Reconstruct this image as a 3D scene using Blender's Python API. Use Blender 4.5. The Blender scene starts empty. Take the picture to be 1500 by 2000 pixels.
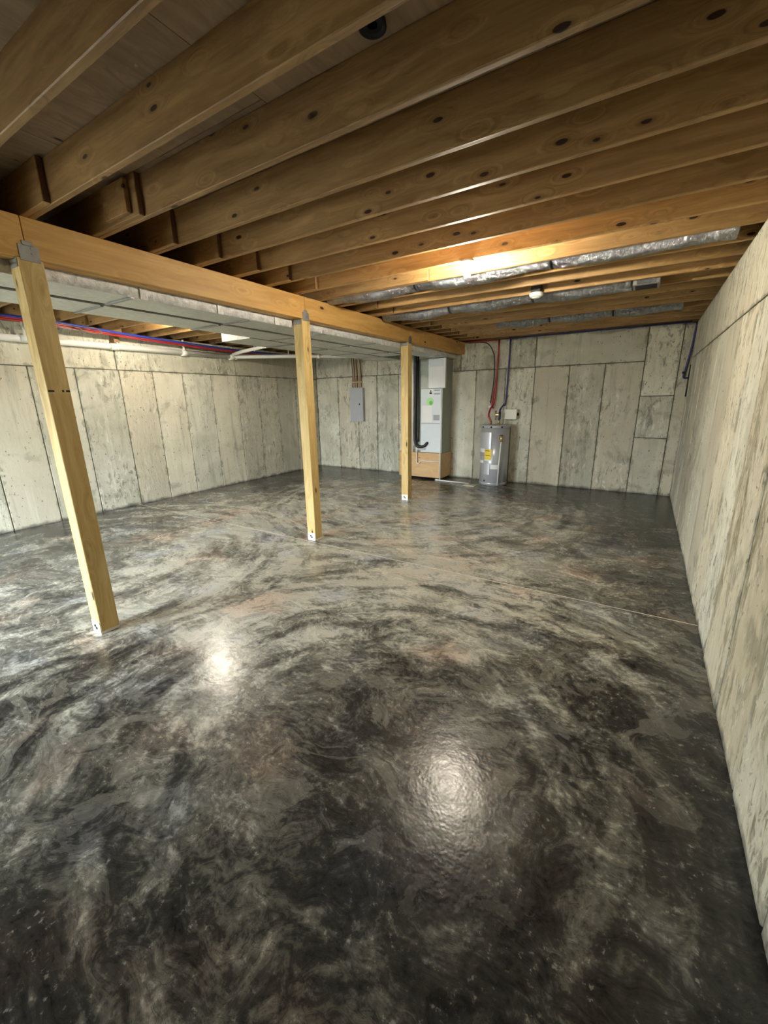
import bpy, math, random
from mathutils import Vector, Matrix
random.seed(7)
SC = bpy.context.scene
COL = SC.collection

# ---------------------------------------------------------------- camera
cd = bpy.data.cameras.new('camera')
cd.sensor_fit = 'HORIZONTAL'; cd.sensor_width = 36.0
cd.lens = 36.0 * 797.7 / 1500.0
cd.clip_start = 0.02; cd.clip_end = 200
cam = bpy.data.objects.new('camera', cd); COL.objects.link(cam)
right = Vector((0.8487780, 0.5285048, -0.0160827))
down = Vector((0.1272682, -0.2337258, -0.9639373))
fwd = Vector((-0.5132044, 0.8161219, -0.2656432))
m = Matrix((right, -down, -fwd)).transposed().to_4x4()
m.translation = Vector((0, 0, 1.8168))
cam.matrix_world = m
SC.camera = cam

# ---------------------------------------------------------------- world, daylight, exposure
w = bpy.data.worlds.new('overcast_sky'); SC.world = w; w.use_nodes = True
bg = w.node_tree.nodes['Background']
bg.inputs[0].default_value = (0.86, 0.95, 1.0, 1); bg.inputs[1].default_value = 40.0
SC.view_settings.view_transform = 'Standard'; SC.view_settings.look = 'None'
SC.view_settings.gamma = 1.0; SC.view_settings.use_curve_mapping = False
SC.view_settings.exposure = 0.52
BULB = 2300.0          # radiance of the bare bulbs
DOOR = (-6.6, -4.1)   # glazed door in the back wall, behind the camera
YB = -1.7
pl = bpy.data.lights.new('door_daylight_portal', 'AREA'); pl.shape = 'RECTANGLE'
pl.size = DOOR[1] - DOOR[0]; pl.size_y = 2.1; pl.cycles.is_portal = True
po = bpy.data.objects.new('door_daylight_portal', pl); COL.objects.link(po)
po.location = ((DOOR[0] + DOOR[1]) / 2, YB - 0.02, 1.06); po.rotation_euler = (math.radians(90), 0, 0)
SC.cycles.max_bounces = 5; SC.cycles.diffuse_bounces = 4; SC.cycles.glossy_bounces = 2
SC.cycles.transparent_max_bounces = 8
SC.cycles.caustics_reflective = False; SC.cycles.caustics_refractive = False
SC.cycles.sample_clamp_indirect = 6.0
SC.cycles.use_denoising = True
SC.cycles.use_adaptive_sampling = True; SC.cycles.adaptive_threshold = .1; SC.cycles.adaptive_min_samples = 16

# ---------------------------------------------------------------- room numbers (metres)
XR, YF, XL = 0.576, 9.066, -7.834
XB, WB = -3.541, 0.139
ZB, ZT = 2.742, 2.985
JH, JT, SP = 0.235, 0.038, 0.4064
YJ = 1.385                 # near face of joist 0
POSTS = (1.2736, 3.9013, 6.4782)

# ---------------------------------------------------------------- node helpers
class NT:
    def __init__(s, name):
        s.m = bpy.data.materials.new(name); s.m.use_nodes = True
        s.t = s.m.node_tree; s.n = s.t.nodes; s.b = s.n['Principled BSDF']
    def new(s, typ, **kw):
        x = s.n.new(typ)
        for k, v in kw.items(): setattr(x, k, v)
        return x
    def put(s, node, key, val):
        inp = node.inputs[key]
        if hasattr(val, 'is_linked') or isinstance(val, bpy.types.NodeSocket): s.t.links.new(val, inp)
        else: inp.default_value = val
    def math(s, op, a, b=0.0, clamp=False):
        x = s.new('ShaderNodeMath', operation=op, use_clamp=clamp); s.put(x, 0, a); s.put(x, 1, b); return x.outputs[0]
    def vmul(s, v, sc):
        x = s.new('ShaderNodeVectorMath', operation='MULTIPLY'); s.put(x, 0, v); s.put(x, 1, sc); return x.outputs[0]
    def vadd(s, v, o):
        x = s.new('ShaderNodeVectorMath', operation='ADD'); s.put(x, 0, v); s.put(x, 1, o); return x.outputs[0]
    def vsub(s, v, o):
        x = s.new('ShaderNodeVectorMath', operation='SUBTRACT'); s.put(x, 0, v); s.put(x, 1, o); return x.outputs[0]
    def vlen(s, v):
        x = s.new('ShaderNodeVectorMath', operation='LENGTH'); s.put(x, 0, v); return x.outputs['Value']
    def noise(s, v, scale=1, detail=5, rough=.55, dist=0.0, out='Fac'):
        x = s.new('ShaderNodeTexNoise'); s.put(x, 'Vector', v)
        x.inputs['Scale'].default_value = scale; x.inputs['Detail'].default_value = detail
        x.inputs['Roughness'].default_value = rough; x.inputs['Distortion'].default_value = dist
        return x.outputs[0 if out == 'Fac' else 1]
    def ramp(s, f, stops, interp='LINEAR'):
        x = s.new('ShaderNodeValToRGB'); s.put(x, 0, f); cr = x.color_ramp; cr.interpolation = interp
        while len(cr.elements) < len(stops): cr.elements.new(0.5)
        for e, (p, c) in zip(cr.elements, stops):
            e.position = p; e.color = (c, c, c, 1) if not hasattr(c, '__len__') else (*c, 1)
        return x.outputs[0]
    def step(s, f, a, b):
        x = s.new('ShaderNodeMapRange', interpolation_type='SMOOTHSTEP'); s.put(x, 0, f)
        x.inputs[1].default_value = a; x.inputs[2].default_value = b; return x.outputs[0]
    def lerp(s, f, a, b):
        x = s.new('ShaderNodeMapRange'); s.put(x, 0, f); x.inputs[3].default_value = a; x.inputs[4].default_value = b
        return x.outputs[0]
    def mix(s, f, a, b, mode='MIX'):
        x = s.new('ShaderNodeMix', data_type='RGBA', blend_type=mode)
        s.put(x, 0, f)
        for k, v in ((6, a), (7, b)):
            s.put(x, k, (*v, 1) if isinstance(v, tuple) and len(v) == 3 else v)
        return x.outputs[2]
    def bump(s, h, strength=.3, dist=.01):
        x = s.new('ShaderNodeBump'); s.put(x, 'Height', h); x.inputs['Strength'].default_value = strength
        x.inputs['Distance'].default_value = dist; s.put(s.b, 'Normal', x.outputs[0])
    def pos(s): return s.new('ShaderNodeNewGeometry').outputs['Position']
    def obj(s): return s.new('ShaderNodeTexCoord').outputs['Object']
    def rnd(s): return s.new('ShaderNodeObjectInfo').outputs['Random']

def plain(name, col, rough=.5, metal=0.0, vary=.12, nscale=8, bump=0.0):
    t = NT(name); o = t.obj()
    n = t.noise(o, nscale, 5)
    f = t.lerp(n, 1 - vary, 1 + vary)
    c = t.mix(1.0, col, t.new('ShaderNodeCombineColor').outputs[0], 'MULTIPLY')
    cc = [x for x in t.n if x.bl_idname == 'ShaderNodeCombineColor'][0]
    for i in range(3): t.put(cc, i, f)
    t.put(t.b, 'Base Color', c); t.b.inputs['Roughness'].default_value = rough; t.b.inputs['Metallic'].default_value = metal
    if bump: t.bump(n, bump, .01)
    return t.m

def wood(name, axis, c1, c2, knot=(0.05, 0.018, 0.008), rough=.55, knots=.13, stain=0.0, tint=.35, kscale=(2.4, 6.0)):
    t = NT(name); o = t.obj(); r = t.rnd()
    off = t.new('ShaderNodeCombineXYZ')
    t.put(off, 0, t.math('MULTIPLY', r, 37.0)); t.put(off, 1, t.math('MULTIPLY', r, 53.0)); t.put(off, 2, t.math('MULTIPLY', r, 91.0))
    v = t.vadd(o, off.outputs[0])
    def st(a, b): return tuple(a if i == axis else b for i in range(3))
    kv = t.vmul(v, st(*kscale))
    vo = t.new('ShaderNodeTexVoronoi'); t.put(vo, 'Vector', kv); vo.inputs['Scale'].default_value = 1.0
    kd = vo.outputs['Distance']
    near = t.step(kd, .5, .05)
    warp = t.vmul(v, st(.7, 11.0))
    wob = t.noise(t.vmul(v, st(1.1, 2.5)), 1.0, 3, .5, out='Color')
    warp = t.vadd(warp, t.vmul(wob, (1.6, 1.6, 1.6)))
    wv = t.new('ShaderNodeVectorMath', operation='SCALE'); t.put(wv, 0, (1.0, 1.0, 1.0)); t.put(wv, 'Scale', t.math('MULTIPLY', near, 1.3))
    warp = t.vadd(warp, wv.outputs[0])
    g = t.noise(warp, 1.5, 5, .62)
    fine = t.noise(t.vmul(v, st(3.0, 70.0)), 1.0, 2, .6)
    gg = t.math('ADD', t.math('MULTIPLY', g, .8), t.math('MULTIPLY', fine, .2))
    col = t.ramp(gg, [(.32, c2), (.5, tuple((a + b) / 2 for a, b in zip(c1, c2))), (.66, c1)])
    val = t.new('ShaderNodeCombineColor'); f = t.lerp(t.math('FRACT', t.math('MULTIPLY', r, 17.3)), 1 - tint, 1 + tint * .6)
    for i in range(3): t.put(val, i, f)
    col = t.mix(1.0, col, val.outputs[0], 'MULTIPLY')
    big = t.noise(t.vmul(v, st(.9, 4.0)), 1.0, 3, .6)
    col = t.mix(t.math('MULTIPLY', t.step(big, .55, .75), .35 + stain), col, tuple(x * .5 for x in c2))
    kd2 = t.math('ADD', kd, t.math('MULTIPLY', t.math('SUBTRACT', fine, .5), knots * .5))
    km = t.step(kd2, knots, knots * .8)
    ring = t.math('MULTIPLY', t.step(kd2, knots * 1.7, knots), .35)
    col = t.mix(ring, col, tuple(x * .55 for x in c2))
    col = t.mix(km, col, knot)
    t.put(t.b, 'Base Color', col); t.b.inputs['Roughness'].default_value = rough
    t.bump(fine, .25, .004)
    return t.m

def concrete_wall(name, c_lo, c_hi, c_warm, ra=.15, rb=.4, chipc=.7, st=.5, bs=.55, honey=False):
    t = NT(name); p = t.pos(); r = t.rnd()
    off = t.new('ShaderNodeCombineXYZ'); t.put(off, 0, t.math('MULTIPLY', r, 23.0)); t.put(off, 1, t.math('MULTIPLY', r, 61.0)); t.put(off, 2, t.math('MULTIPLY', r, 9.0))
    v = t.vadd(p, off.outputs[0])
    cloud = t.noise(v, 1.5, 5, .6, .4)
    col = t.ramp(cloud, [(.3, c_lo), (.7, c_hi)])
    r2 = t.math('FRACT', t.math('MULTIPLY', r, 7.7)); r3 = t.math('FRACT', t.math('MULTIPLY', r, 13.1))
    col = t.mix(t.math('MULTIPLY', r2, .8), col, c_warm)
    vv = t.new('ShaderNodeCombineColor'); f = t.lerp(r3, .84, 1.14)
    for i in range(3): t.put(vv, i, f)
    col = t.mix(1.0, col, vv.outputs[0], 'MULTIPLY')
    # vertical runs
    streak = t.noise(t.vmul(v, (7, 7, .55)), 1.0, 4, .65)
    col = t.mix(t.math('MULTIPLY', t.step(streak, .54, .74), st), col, tuple(x * .5 for x in c_lo))
    col = t.mix(t.math('MULTIPLY', t.step(streak, .46, .3), .3), col, tuple(min(1, x * 1.15) for x in c_hi))
    # rough, chipped skin on part of the panels
    roughp = t.math('MULTIPLY', t.step(r, ra, rb), t.step(t.noise(v, .9, 3, .6), .4, .58))
    chip = t.noise(t.vmul(v, (15, 15, 6)), 1.0, 5, .7, .8)
    cm = t.math('MULTIPLY', t.step(chip, .54, .61), roughp)
    col = t.mix(t.math('MULTIPLY', cm, chipc), col, tuple(x * .42 for x in c_lo))
    cl = t.math('MULTIPLY', t.step(chip, .44, .38), roughp)
    col = t.mix(t.math('MULTIPLY', cl, .5), col, tuple(min(1, x * 1.2) for x in c_hi))
    # pinholes
    pin = t.noise(t.vmul(v, (34, 34, 22)), 1.0, 1, .6)
    pm = t.step(pin, .71, .75)
    col = t.mix(t.math('MULTIPLY', pm, .75), col, (.06, .055, .045))
    # damp blotches
    blot = t.noise(v, 2.6, 4, .6, .6)
    col = t.mix(t.math('MULTIPLY', t.step(blot, .56, .70), .5), col, tuple(x * .5 for x in c_lo))
    if honey:   # streaked, honeycombed skin with yellow-brown paste between pale runs
        hs = t.noise(t.vmul(v, (4.0, 4.0, 1.1)), 1.0, 5, .68, 1.0)
        col = t.mix(t.math('MULTIPLY', t.step(hs, .50, .62), .65), col, (.22, .19, .115))
        hf = t.noise(t.vmul(v, (22, 22, 7)), 1.0, 5, .7, .6)
        col = t.mix(t.math('MULTIPLY', t.math('MULTIPLY', t.step(hf, .52, .62), t.step(hs, .40, .56)), .8), col, (.66, .63, .52))
    # grime caught along the form joints
    oc = t.new('ShaderNodeSeparateXYZ'); t.put(oc, 0, t.obj())
    def att(n_):
        a_ = t.new('ShaderNodeAttribute', attribute_type='OBJECT', attribute_name=n_); return a_.outputs['Fac']
    al = t.math('MAXIMUM', t.math('ABSOLUTE', oc.outputs[0]), t.math('ABSOLUTE', oc.outputs[1]))
    ed = t.math('MINIMUM', t.math('SUBTRACT', att('half_width'), al), t.math('SUBTRACT', att('half_height'), t.math('ABSOLUTE', oc.outputs[2])))
    ed = t.math('SUBTRACT', ed, t.math('MULTIPLY', t.step(t.noise(p, 5, 3, .65), .45, .7), .05))
    col = t.mix(t.math('MULTIPLY', t.step(ed, .016, -.012), .5), col, (.17, .16, .105))
    # dirt along the foot
    sep = t.new('ShaderNodeSeparateXYZ'); t.put(sep, 0, p)
    zz = t.math('SUBTRACT', sep.outputs[2], t.math('MULTIPLY', t.noise(t.vmul(p, (5, 5, 5)), 1, 4), .16))
    foot = t.step(zz, -.02, -.09)
    col = t.mix(t.math('MULTIPLY', foot, .75), col, (.07, .065, .055))
    t.put(t.b, 'Base Color', col); t.b.inputs['Roughness'].default_value = .85
    t.b.inputs['Specular IOR Level'].default_value = .25
    h = t.math('MULTIPLY', chip, t.lerp(r, .25, 1.2))
    t.bump(h, bs, .02)
    return t.m

def floor_mat(name):
    t = NT(name); p = t.pos()
    P = t.vmul(p, (1, 1, 0))
    wob = t.vmul(t.vsub(t.noise(P, 1.3, 3, .55, out='Color'), (.5, .5, .5)), (.5, .5, 0))
    Pd = t.vadd(P, wob)
    cloud = t.noise(Pd, .9, 4, .62, .5)
    mid = t.noise(t.vmul(Pd, (3.0, 4.2, 0)), 1.0, 5, .68, .7)
    fine = t.noise(P, 30, 3, .7)
    rag = t.noise(t.vadd(t.vmul(Pd, (8, 12, 0)), t.vmul(wob, (6, 6, 0))), 1.0, 5, .75, 1.2)
    # trowel sweeps: noise drawn out along arcs round a few centres
    def sweep(cx, cy, r0, r1, fr, an, seed):
        d = t.vsub(t.vadd(P, t.vmul(wob, (.5, .5, 0))), (cx, cy, 0))
        L = t.vlen(d); sp = t.new('ShaderNodeSeparateXYZ'); t.put(sp, 0, d)
        ang = t.math('ARCTAN2', sp.outputs[1], sp.outputs[0])
        v = t.new('ShaderNodeCombineXYZ'); t.put(v, 0, t.math('MULTIPLY', L, fr)); t.put(v, 1, t.math('MULTIPLY', ang, an)); v.inputs[2].default_value = seed
        n = t.noise(v.outputs[0], 1.0, 3, .65)
        m_ = t.math('MULTIPLY', t.step(L, r0, r0 + .5), t.step(L, r1, r1 - .8))
        return t.math('MULTIPLY', t.math('SUBTRACT', n, .47), m_)
    S = t.math('ADD', sweep(-1.1, 1.5, .5, 3.0, 7.0, 2.6, 1.7), sweep(-5.6, 1.9, .4, 3.4, 6.0, 2.8, 7.3))
    S = t.math('ADD', S, sweep(-3.4, 6.6, .5, 3.6, 6.0, 3.0, 4.1))
    # paler wear mid-slab, with bulb-lit middle and dimmer near floor painted in
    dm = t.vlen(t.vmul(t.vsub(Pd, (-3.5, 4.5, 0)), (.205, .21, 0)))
    worn_lit = t.step(dm, 1.35, .30)
    L = t.math('ADD', t.math('MULTIPLY', cloud, .42), t.math('ADD', t.math('MULTIPLY', mid, .34), t.math('MULTIPLY', rag, .36)))
    L = t.math('ADD', L, t.math('MULTIPLY', fine, .20))
    L = t.math('ADD', L, t.math('MULTIPLY', S, .50))
    L = t.math('ADD', L, t.math('MULTIPLY', worn_lit, .29))
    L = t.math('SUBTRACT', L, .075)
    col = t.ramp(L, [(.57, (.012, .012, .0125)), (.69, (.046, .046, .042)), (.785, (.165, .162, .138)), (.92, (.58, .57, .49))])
    flake = t.noise(t.vadd(t.vmul(P, (1.6, 2.1, 0)), t.vmul(wob, (2, 2, 0))), 1.0, 5, .62, 1.8)
    fm = t.math('MULTIPLY', t.math('MULTIPLY', t.step(flake, .555, .575), t.step(worn_lit, .15, .5)), t.lerp(rag, .15, .75))
    col = t.mix(fm, col, (.25, .243, .205))
    hue = t.noise(P, 1.5, 3, .5)
    col = t.mix(t.math('MULTIPLY', t.step(hue, .52, .70), .55), col, t.mix(1.0, col, (1.28, .93, .84), 'MULTIPLY'))
    col = t.mix(t.math('MULTIPLY', t.step(hue, .48, .32), .8), col, t.mix(1.0, col, (.90, .95, 1.15), 'MULTIPLY'))
    speck = t.math('MULTIPLY', t.step(fine, .60, .68), t.step(mid, .42, .6))
    col = t.mix(t.math('MULTIPLY', speck, .45), col, (.50, .49, .44))
    # dark scratches
    scr = t.noise(t.vmul(Pd, (1.6, 6.0, 0)), 1.6, 4, .7, 1.5)
    sm = t.step(t.math('ABSOLUTE', t.math('SUBTRACT', scr, .5)), .010, .003)
    col = t.mix(t.math('MULTIPLY', sm, .45), col, (.012, .011, .010))
    t.put(t.b, 'Base Color', col)
    t.put(t.b, 'Roughness', t.math('ADD', .09, t.math('MULTIPLY', t.math('ADD', mid, t.math('MULTIPLY', fine, .6)), .20)))
    t.b.inputs['Specular IOR Level'].default_value = .42
    hb = t.noise(P, 9.0, 3, .75)
    t.bump(hb, .17, .014)
    return t.m

def foil_mat(name, base=(.72, .73, .74), metal=1.0, bd=.03, rr=0.0):
    t = NT(name); o = t.obj()
    n = t.noise(t.vmul(o, (30, 16, 16)), 1.0, 6, .7, .6)
    n2 = t.noise(o, 9, 4, .6)
    t.put(t.b, 'Base Color', t.ramp(n, [(.3, tuple(x * .55 for x in base)), (.7, base)]))
    t.b.inputs['Metallic'].default_value = metal
    t.put(t.b, 'Roughness', t.lerp(n2, .12 + rr, .34 + rr))
    t.bump(t.math('ADD', n, n2), 1.0, bd)
    return t.m

def galv_mat(name, base=(.52, .53, .50), rough=.42, metal=.85):
    t = NT(name); o = t.obj()
    vo = t.new('ShaderNodeTexVoronoi'); t.put(vo, 'Vector', o); vo.inputs['Scale'].default_value = 28
    sepc = t.new('ShaderNodeSeparateColor'); t.put(sepc, 0, vo.outputs['Color'])
    n = t.noise(o, 3, 5, .6)
    f = t.math('ADD', t.math('MULTIPLY', sepc.outputs[0], .35), t.math('MULTIPLY', n, .65))
    t.put(t.b, 'Base Color', t.ramp(f, [(.2, tuple(x * .7 for x in base)), (.8, base)]))
    t.b.inputs['Metallic'].default_value = metal
    t.put(t.b, 'Roughness', t.lerp(f, rough - .08, rough + .12))
    return t.m

def emit_mat(name, col, s):
    t = NT(name)
    t.b.inputs['Base Color'].default_value = (.9, .9, .88, 1)
    t.b.inputs['Emission Color'].default_value = (*col, 1); t.b.inputs['Emission Strength'].default_value = s
    return t.m

def pane_mat(name):
    t = NT(name)
    tr = t.new('ShaderNodeBsdfTransparent'); gl = t.new('ShaderNodeBsdfGlossy'); gl.inputs['Roughness'].default_value = .02
    mx = t.new('ShaderNodeMixShader'); mx.inputs[0].default_value = .07
    t.t.links.new(tr.outputs[0], mx.inputs[1]); t.t.links.new(gl.outputs[0], mx.inputs[2])
    t.t.links.new(mx.outputs[0], t.n['Material Output'].inputs[0])
    return t.m

M = {}
M['wall'] = concrete_wall('formed_concrete', (.44, .43, .335), (.70, .69, .575), (.58, .53, .40))
M['rough'] = concrete_wall('honeycombed_concrete', (.40, .37, .25), (.68, .66, .54), (.54, .48, .34), -.6, -.3, .75, .8, .9, True)
M['groove'] = plain('form_joint_concrete', (.10, .095, .07), .9, vary=.4)
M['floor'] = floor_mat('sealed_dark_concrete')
M['joint'] = plain('pale_joint_filler', (.70, .66, .57), .6, vary=.25, nscale=5)
M['joist'] = wood('joist_pine', 0, (.50, .305, .118), (.26, .138, .042), knots=.12, kscale=(3.6, 9.0), knot=(.030, .011, .006))
M['beam'] = wood('girder_pine', 0, (.68, .41, .135), (.52, .275, .065), tint=.14, knots=.11, kscale=(2.6, 7.0))
M['post'] = wood('treated_post_wood', 2, (.76, .58, .25), (.50, .32, .10), tint=.1, knots=.10, kscale=(2.2, 7.0), stain=.2)
M['sub'] = wood('subfloor_ply', 1, (.42, .31, .19), (.29, .20, .115), knots=.07, rough=.8)
M['plywood'] = wood('base_plywood', 0, (.72, .48, .24), (.58, .35, .15), tint=.1, knots=.05)
M['foil'] = foil_mat('duct_foil', (.50, .51, .53))
M['foilw'] = foil_mat('bright_foil_wrap', (.93, .93, .92), .12, .012, .2)
M['galv'] = galv_mat('galvanised_sheet', (.70, .71, .63), .42, .25)
M['galvd'] = galv_mat('galvanised_bracket', (.40, .40, .39), .45, .8)
M['white'] = plain('white_plastic', (.80, .80, .76), .4, vary=.05)
M['pvc'] = plain('white_pvc', (.80, .79, .73), .38, vary=.07)
M['black'] = plain('black_rubber', (.014, .014, .016), .55, vary=.2)
M['blackpipe'] = plain('black_iron', (.02, .02, .022), .4, vary=.3)
M['blue'] = plain('blue_pex', (.028, .045, .30), .35, vary=.15)
M['navy'] = plain('navy_pex', (.020, .030, .15), .35, vary=.15)
M['red'] = plain('red_pex', (.38, .022, .025), .35, vary=.15)
M['copper'] = plain('copper_line', (.55, .24, .13), .35, .8, vary=.2)
M['panel'] = plain('grey_enamel', (.42, .43, .46), .45, vary=.06)
M['cream'] = plain('cream_cable', (.55, .42, .27), .55, vary=.2)
M['brown'] = plain('brown_cable', (.13, .07, .04), .55, vary=.2)
M['yellowc'] = plain('tan_cable', (.62, .45, .25), .5, vary=.2)
M['ahpanel'] = plain('pale_blue_enamel', (.66, .71, .74), .35, vary=.05)
M['ahgrey'] = plain('grey_green_sheet', (.30, .32, .27), .5, .3, vary=.15)
M['tank'] = plain('grey_tank_enamel', (.47, .485, .51), .28, .25, vary=.05)
M['tankpanel'] = plain('tank_cover_enamel', (.53, .545, .57), .3, .25, vary=.05)
M['yellow'] = plain('yellow_label', (.85, .62, .04), .5, vary=.05)
M['paper'] = plain('white_label_paper', (.82, .82, .80), .6, vary=.04)
M['greyprint'] = plain('grey_print', (.36, .36, .38), .6, vary=.1)
M['green'] = plain('green_sticker', (.42, .78, .30), .5, vary=.05)
M['greend'] = plain('dark_green_print', (.16, .48, .10), .5, vary=.05)
M['brass'] = plain('brass_valve', (.55, .40, .18), .35, .7, vary=.2)
M['beige'] = plain('beige_box', (.74, .72, .60), .5, vary=.05)
M['dark'] = plain('dark_hole', (.012, .011, .010), .8, vary=.2)
M['bulb'] = emit_mat('glowing_bulb_glass', (1.0, .91, .75), BULB)
M['pane'] = pane_mat('door_glass')
M['alu'] = plain('white_frame_paint', (.7, .7, .68), .5)
M['soil'] = plain('gravel_yard', (.32, .31, .27), .9, vary=.4)
M['ink'] = plain('pencil_mark', (.02, .016, .012), .8)
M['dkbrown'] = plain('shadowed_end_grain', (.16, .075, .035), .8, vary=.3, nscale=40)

# ---------------------------------------------------------------- mesh helpers
class MB:
    def __init__(s): s.v = []; s.f = []; s.sm = []
    def add(s, verts, faces, smooth=False):
        o = len(s.v); s.v += [tuple(v) for v in verts]
        s.f += [tuple(i + o for i in f) for f in faces]; s.sm += [smooth] * len(faces); return s
    def box(s, x0, x1, y0, y1, z0, z1, b=0.0):
        if b <= 0:
            vs = [(x, y, z) for x in (x0, x1) for y in (y0, y1) for z in (z0, z1)]
            fs = [(0, 1, 3, 2), (4, 6, 7, 5), (0, 4, 5, 1), (2, 3, 7, 6), (0, 2, 6, 4), (1, 5, 7, 3)]
            return s.add(vs, fs)
        # chamfered box: 24 verts, 6 + 12 + 8 faces
        c = ((x0 + x1) / 2, (y0 + y1) / 2, (z0 + z1) / 2); h = ((x1 - x0) / 2, (y1 - y0) / 2, (z1 - z0) / 2)
        b = min(b, .49 * 2 * min(h))
        idx = {}; vs = []
        for sx in (-1, 1):
            for sy in (-1, 1):
                for sz in (-1, 1):
                    sg = (sx, sy, sz)
                    for a in range(3):
                        p = [c[i] + sg[i] * (h[i] - (0 if i == a else b)) for i in range(3)]
                        idx[(sg, a)] = len(vs); vs.append(p)
        fs = []
        S = (-1, 1)
        for a in range(3):
            u, v = [i for i in range(3) if i != a]
            for q in S:
                loop = []
                for su, sv in ((-1, -1), (1, -1), (1, 1), (-1, 1)):
                    sg = [0, 0, 0]; sg[a] = q; sg[u] = su; sg[v] = sv; loop.append(idx[(tuple(sg), a)])
                fs.append(loop)
        for a in range(3):
            u, v = [i for i in range(3) if i != a]
            for su in S:
                for sv in S:
                    s1 = [0] * 3; s1[u] = su; s1[v] = sv; s2 = list(s1); s1[a] = -1; s2[a] = 1
                    s1 = tuple(s1); s2 = tuple(s2)
                    fs.append([idx[(s1, u)], idx[(s2, u)], idx[(s2, v)], idx[(s1, v)]])
        for sg in [(x, y, z) for x in S for y in S for z in S]:
            fs.append([idx[(sg, 0)], idx[(sg, 1)], idx[(sg, 2)]])
        C = Vector(c)
        for k, f in enumerate(fs):
            P = [Vector(vs[i]) for i in f]; n = (P[1] - P[0]).cross(P[2] - P[0])
            if n.dot(sum(P, Vector()) / len(P) - C) < 0: fs[k] = f[::-1]
        return s.add(vs, fs)
    def tube(s, pts, r, n=10, caps=True, rfun=None):
        pts = [Vector(p) for p in pts]; N = len(pts); vs = []
        up = None
        for i, p in enumerate(pts):
            t = (pts[min(i + 1, N - 1)] - pts[max(i - 1, 0)]).normalized()
            if up is None:
                up = Vector((0, 0, 1)) if abs(t.z) < .9 else Vector((1, 0, 0))
            a = up - t * up.dot(t); a.normalize(); up = a; b = t.cross(a)
            for k in range(n):
                th = 2 * math.pi * k / n
                rr = r if rfun is None else rfun(i, k) * r
                vs.append(p + (a * math.cos(th) + b * math.sin(th)) * rr)
        fs = [(i * n + k, i * n + (k + 1) % n, (i + 1) * n + (k + 1) % n, (i + 1) * n + k) for i in range(N - 1) for k in range(n)]
        s.add(vs, fs, True)
        if caps:
            o = len(s.v) - N * n
            s.f.append(tuple(o + k for k in reversed(range(n)))); s.sm.append(False)
            s.f.append(tuple(o + (N - 1) * n + k for k in range(n))); s.sm.append(False)
        return s
    def lathe(s, prof, c=(0, 0, 0), n=20, smooth=True):
        vs = [(c[0] + r * math.cos(2 * math.pi * k / n), c[1] + r * math.sin(2 * math.pi * k / n), c[2] + z) for r, z in prof for k in range(n)]
        fs = [(i * n + k, i * n + (k + 1) % n, (i + 1) * n + (k + 1) % n, (i + 1) * n + k) for i in range(len(prof) - 1) for k in range(n)]
        s.add(vs, fs, smooth)
        o = len(s.v) - len(prof) * n
        s.f.append(tuple(o + k for k in reversed(range(n)))); s.sm.append(False)
        s.f.append(tuple(o + (len(prof) - 1) * n + k for k in range(n))); s.sm.append(False)
        return s
    def mesh(s, name):
        me = bpy.data.meshes.new(name); me.from_pydata(s.v, [], s.f)
        me.polygons.foreach_set('use_smooth', s.sm); me.update(); return me
    def build(s, name, mat, parent=None, loc=(0, 0, 0), rot=(0, 0, 0)):
        return place(name, s.mesh(name), mat, parent, loc, rot)

def place(name, me, mat, parent=None, loc=(0, 0, 0), rot=(0, 0, 0)):
    if mat is not None and not me.materials: me.materials.append(mat)
    o = bpy.data.objects.new(name, me); COL.objects.link(o); o.location = loc; o.rotation_euler = rot
    if parent: o.parent = parent
    return o

def empty(name, loc=(0, 0, 0), rot=(0, 0, 0)):
    o = bpy.data.objects.new(name, None); COL.objects.link(o); o.location = loc; o.rotation_euler = rot
    o.empty_display_size = .1; return o

def tag(o, label=None, cat=None, group=None, kind=None):
    if label: o['label'] = label
    if cat: o['category'] = cat
    if group: o['group'] = group
    if kind: o['kind'] = kind
    return o

def smooth_path(pts, sub=6):
    P = [Vector(p) for p in pts]; out = []
    for i in range(len(P) - 1):
        a, b = P[i], P[i + 1]; p0 = P[i - 1] if i else a - (b - a); p3 = P[i + 2] if i + 2 < len(P) else b + (b - a)
        for k in range(sub):
            t = k / sub
            out.append(.5 * ((2 * a) + (b - p0) * t + (2 * p0 - 5 * a + 4 * b - p3) * t * t + (3 * a - p0 - 3 * b + p3) * t ** 3))
    out.append(P[-1]); return out

# ================================================================ SETTING
# floor: sub-base + two slabs with the sawn joint between them
fl = MB().box(XL - .3, XR + .3, YB - .3, YF + .3, -.16, -.001).build('floor', M['joint']); tag(fl, 'dark sealed concrete basement floor', kind='structure')
YJT = 3.85
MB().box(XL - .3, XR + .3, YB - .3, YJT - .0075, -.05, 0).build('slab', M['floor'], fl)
MB().box(XL - .3, XR + .3, YJT + .0075, YF + .3, -.05, 0).build('slab', M['floor'], fl)

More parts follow.
